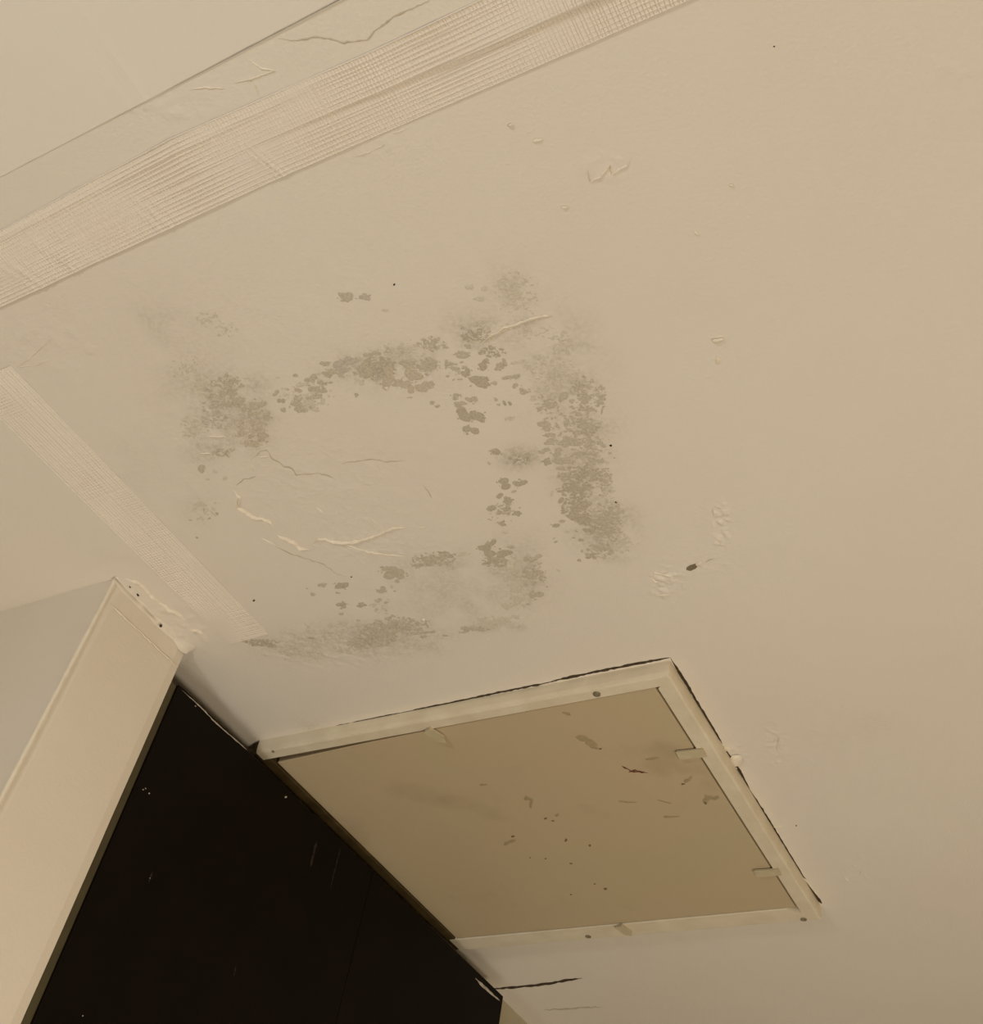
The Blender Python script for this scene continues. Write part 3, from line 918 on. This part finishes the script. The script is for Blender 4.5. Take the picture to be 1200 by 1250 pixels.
wf = local(ward, on_front(WX + 0.0002))
mb = MB()
ribbon_geo(mb, [(222, 842.5), (245, 863), (262, 881), (282, 898.5), (302, 916)], 1.3, 0.0005, wf, 4, 0.3, 0, True, 3)
tag(mb.build('paint_line', M_SPECK, d1), 'thin line of pale paint on the door edge')
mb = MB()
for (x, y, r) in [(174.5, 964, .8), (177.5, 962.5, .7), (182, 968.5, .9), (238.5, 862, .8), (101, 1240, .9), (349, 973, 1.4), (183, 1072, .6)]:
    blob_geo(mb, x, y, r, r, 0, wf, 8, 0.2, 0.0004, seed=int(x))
tag(mb.build('paint_and_glint_specks', M_SPECK, d1), 'tiny pale paint specks and painted reflection dots', kind='stuff')  # some of these dots are reflections painted onto the door
M_SCUFF = paint('scuff', srgb(50, 41, 32), srgb(32, 25, 18), 0.6, 200.0, 0.0)[0]
for k, (pts, wd) in enumerate([([(387, 1026), (383, 1040), (379, 1058)], 2.6), ([(416, 1034), (410, 1056), (403, 1085)], 1.2), ([(288, 1180), (285, 1192)], 1.2), ([(186, 1064), (181, 1078)], 1.6)]):
    mb = MB()
    ribbon_geo(mb, pts, wd, 0.0003, wf, 3, 0.3, 0, True, k + 1)
    mb.build('scuff_mark', M_SCUFF, d1)
mb = MB()
ribbon_geo(mb, z_pts(380, 1040, 3, [(600, 462), (630, 492), (660, 520), (690, 545)]), 2.6, 0.0006, wf, 4, 0.4, 0, True, 9)
mb.build('paint_line', M_SPECK, d2)

# ------------------------------------------------------------------ ceiling hatch
T = 0.020
ZB = CEIL - T
hatch = bpy.data.objects.new('ceiling_hatch', None)
COL.objects.link(hatch)
tag(hatch, 'square cream access hatch with trim frame in the ceiling', 'hatch')
OX0, OX1, OY0, OY1 = -1.030, -0.4220, 0.9725, 1.5690
IX1, IY0, IY1 = -0.4455, 0.9925, 1.5290


def rail(name, a, b, wd_in, seed, cut0, cut1, axis, inner_sign):
    """moulded rail: outer line from a to b, width wd_in towards the panel; slightly worn arrises"""
    n = 70
    vs = []
    for i in range(n):
        t = i / (n - 1)
        p = np.array(a) * (1 - t) + np.array(b) * t
        wv = 0.0011 * float(fbm(t * 0.6, 0, 0.03, seed, 2))
        wz = 0.0012 * float(fbm(t * 0.6, 3, 0.04, seed + 2, 2))
        for (off, dz) in ((0, 0.004), (0.0, -0.30 * T), (0.0004 + wv * .5, -0.72 * T + wz), (0.0014 + wv, -0.95 * T + wz * .5), (0.0042 + wv, -T), (wd_in - 0.001, -T), (wd_in, -T + 0.001), (wd_in, 0.01)):
            k0 = off * cut0
            k1 = off * cut1
            s = k0 * (1 - t) - k1 * t
            q = p.copy()
            if axis == 'x':
                q[0] += s
                q[1] += inner_sign * off
            else:
                q[1] += s
                q[0] += inner_sign * off
            vs.append((q[0], q[1], CEIL + dz))
    m8 = 8
    fs = [(i * m8 + k, i * m8 + k + 1, (i + 1) * m8 + k + 1, (i + 1) * m8 + k) for i in range(n - 1) for k in range(m8 - 1)]
    fs += [tuple(range(m8)), tuple((n - 1) * m8 + k for k in reversed(range(m8)))]
    return mesh_obj('frame_rail', vs, fs, M_FRAME, hatch, False)


near_rail = rail('frame_rail', (OX0, OY0), (OX1, OY0), IY0 - OY0, 101, 0, 1, 'x', 1)
side_rail = rail('frame_rail', (OX1, OY0), (OX1, OY1), OX1 - IX1, 111, 1, 1, 'y', -1)
far_rail = rail('frame_rail', (OX0, OY1), (OX1, OY1), OY1 - IY1, 121, 0, 1, 'x', -1)

mb = MB()
mb.box(-1.0385, -1.0195, OY0 + 0.004, OY1 - 0.004, ZB + 0.001, CEIL + 0.004)
tag(mb.build('frame_rail', M_RAIL, hatch, False, 0.001), 'brown rail on the wardrobe side')  # rail in a darker brown than the rest of the frame

# the panel sags a little at its near left corner
pz = ZB + 0.0015
g = 0.0030
pl = [(-1.0150, 1.0048), (-0.86, 0.9972), (-0.74, 0.9946), (IX1 - g, 0.9936), (IX1 - g, IY1 - 0.0010), (-1.0165, IY1 - 0.002)]
mb = MB()
n = len(pl)
mb.add([(x, y, pz) for x, y in pl] + [(x, y, pz + 0.014) for x, y in pl],
       [tuple(reversed(range(n))), tuple(range(n, 2 * n))] + [(i, (i + 1) % n, n + (i + 1) % n, n + i) for i in range(n)])
panel = mb.build('hatch_panel', M_HATCH, hatch, False, 0.0008)
# dark void above the panel
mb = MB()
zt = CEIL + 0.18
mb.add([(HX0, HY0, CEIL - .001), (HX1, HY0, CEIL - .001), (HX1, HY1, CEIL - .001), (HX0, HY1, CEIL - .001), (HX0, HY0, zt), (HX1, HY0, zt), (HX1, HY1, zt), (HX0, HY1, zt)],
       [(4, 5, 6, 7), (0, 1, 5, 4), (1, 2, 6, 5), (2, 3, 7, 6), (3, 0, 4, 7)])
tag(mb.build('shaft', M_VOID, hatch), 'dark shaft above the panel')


def clip(px, py, ang, ln, wd, thick, pointed=False):
    x, y = un(px, py, ZB - CAMZ)
    c, s = math.cos(ang), math.sin(ang)
    if pointed:
        out = [(-ln / 2, -wd / 2), (ln * .25, -wd / 2), (ln / 2, 0), (ln * .25, wd / 2), (-ln / 2, wd / 2)]
    else:
        out = [(-ln / 2, -wd / 2), (ln / 2, -wd / 2), (ln / 2, wd / 2), (-ln / 2, wd / 2)]
    n = len(out)
    zb = ZB - 0.0001
    vs = [(x + a * c - b * s, y + a * s + b * c, zb) for a, b in out] + [(x + a * c - b * s, y + a * s + b * c, zb - thick) for a, b in out]
    fs = [tuple(range(n, 2 * n))[::-1]] + [(i, (i + 1) % n, n + (i + 1) % n, n + i) for i in range(n)]
    o = mesh_obj('retaining_clip', vs, fs, M_CLIP, hatch)
    b = o.modifiers.new('bevel', 'BEVEL')
    b.width = 0.0006
    b.segments = 2
    return o


clip(844, 919, math.radians(4), 0.034, 0.016, 0.0024)
clip(937, 1064, math.radians(4), 0.034, 0.016, 0.0024)
clip(533.5, 896, math.radians(68), 0.032, 0.012, 0.005, True)
clip(763, 1134, math.radians(75), 0.032, 0.014, 0.004, True)


def screw(px, py, r, par):
    x, y = un(px, py, ZB - CAMZ)
    vs, fs = [], []
    n = 16
    for rr, z in ((r * 1.0, 0.0), (r * .95, 0.0012), (r * .55, 0.0016), (r * .5, 0.0004), (0.0001, 0.0003)):
        for i in range(n):
            a = 2 * math.pi * i / n
            vs.append((x + rr * math.cos(a), y + rr * math.sin(a), ZB - z))
    for k in range(4):
        for i in range(n):
            j = (i + 1) % n
            fs.append((k * n + i, k * n + j, (k + 1) * n + j, (k + 1) * n + i))
    o = mesh_obj('screw', vs, fs, M_METAL, par, False)
    return o


screw(728.5, 847, 0.0048, near_rail)
screw(718, 1143, 0.0048, far_rail)
screw(981, 1122, 0.0048, far_rail)
screw(333.5, 917, 0.0020, near_rail)

pp = on_plane(pz - 0.0002)
M_ST = paint('panel_stain', srgb(158, 140, 106), srgb(176, 158, 122), 0.7, 150.0, 0.0)[0]
M_ST2 = paint('panel_mark', srgb(112, 92, 66), srgb(136, 116, 86), 0.7, 200.0, 0.0)[0]
M_RED = paint('panel_scratch', srgb(120, 70, 48), srgb(104, 62, 44), 0.7, 200.0, 0.0)[0]
stains = MB()
for (x, y, rx, ry, rot) in [(716, 904, 8, 6, .3), (724, 909, 8, 4, .6), (840, 952, 5, 2.5, -.6), (862, 976, 4, 5, .2), (870, 974, 5, 4, 0), (692, 871, 6, 1.5, .1), (645, 975, 5, 3, .2), (648, 982, 2, 4, 0),
                            (796, 926, 8, 1.2, 0), (765, 979, 9, 1, 0), (812, 979, 8, 1, .2), (818, 997, 9, 1.2, 0), (622, 1028, 5, 3, -.3), (590, 958, 4, 1.5, -.3), (680, 995, 3, 1.5, 0)]:
    blob_geo(stains, x, y, rx, ry, rot, pp, 12, 0.4, 0.0003, seed=int(x))
tag(stains.build('stain_marks', M_ST, panel), 'brownish smudges on the panel', kind='stuff')
dots = MB()
for (x, y, r) in [(691, 1025.5, 2.2), (720, 1032, 1.8), (697, 1054, 1.7), (739, 1085, 2.0), (626, 1021, 2.0), (666, 999, 1.8), (675, 1002, 1.6), (733, 914, 1.6), (834, 957, 2.0), (861, 980, 2.2), (726, 1079, 1.2), (666, 1048, 1.2), (647, 1047, 1.0), (697, 1092, 1.2)]:
    blob_geo(dots, x, y, r, r * .7, 0, pp, 8, 0.25, 0.0003, seed=int(x))
tag(dots.build('dirt_dots', M_ST2, panel), 'small brown dirt dots on the panel', kind='stuff')
mb = MB()
ribbon_geo(mb, z_pts(660, 780, 3, [(297, 465), (318, 476), (330, 484), (360, 486), (393, 491)]), 1.7, 0.0004, pp, 3, 0.4, 0, True, 2)
ribbon_geo(mb, z_pts(660, 780, 3, [(322, 488), (345, 480), (358, 484)]), 1.3, 0.0004, pp, 3, 0.3, 0, True, 3)
tag(mb.build('scratch', M_RED, panel), 'reddish brown branching scratch')

# put each Empty at the base of its thing without moving the parts
bases = {'ceiling_hatch': (-0.72, 1.27, ZB), 'mesh_tape': (-0.33, 0.247, CEIL), 'mesh_tape.001': (-0.915, 0.56, CEIL)}
for nm, loc in bases.items():
    o = bpy.data.objects[nm]
    o.location = loc
    for ch in o.children:
        ch.matrix_parent_inverse = Matrix.Translation(-Vector(loc))
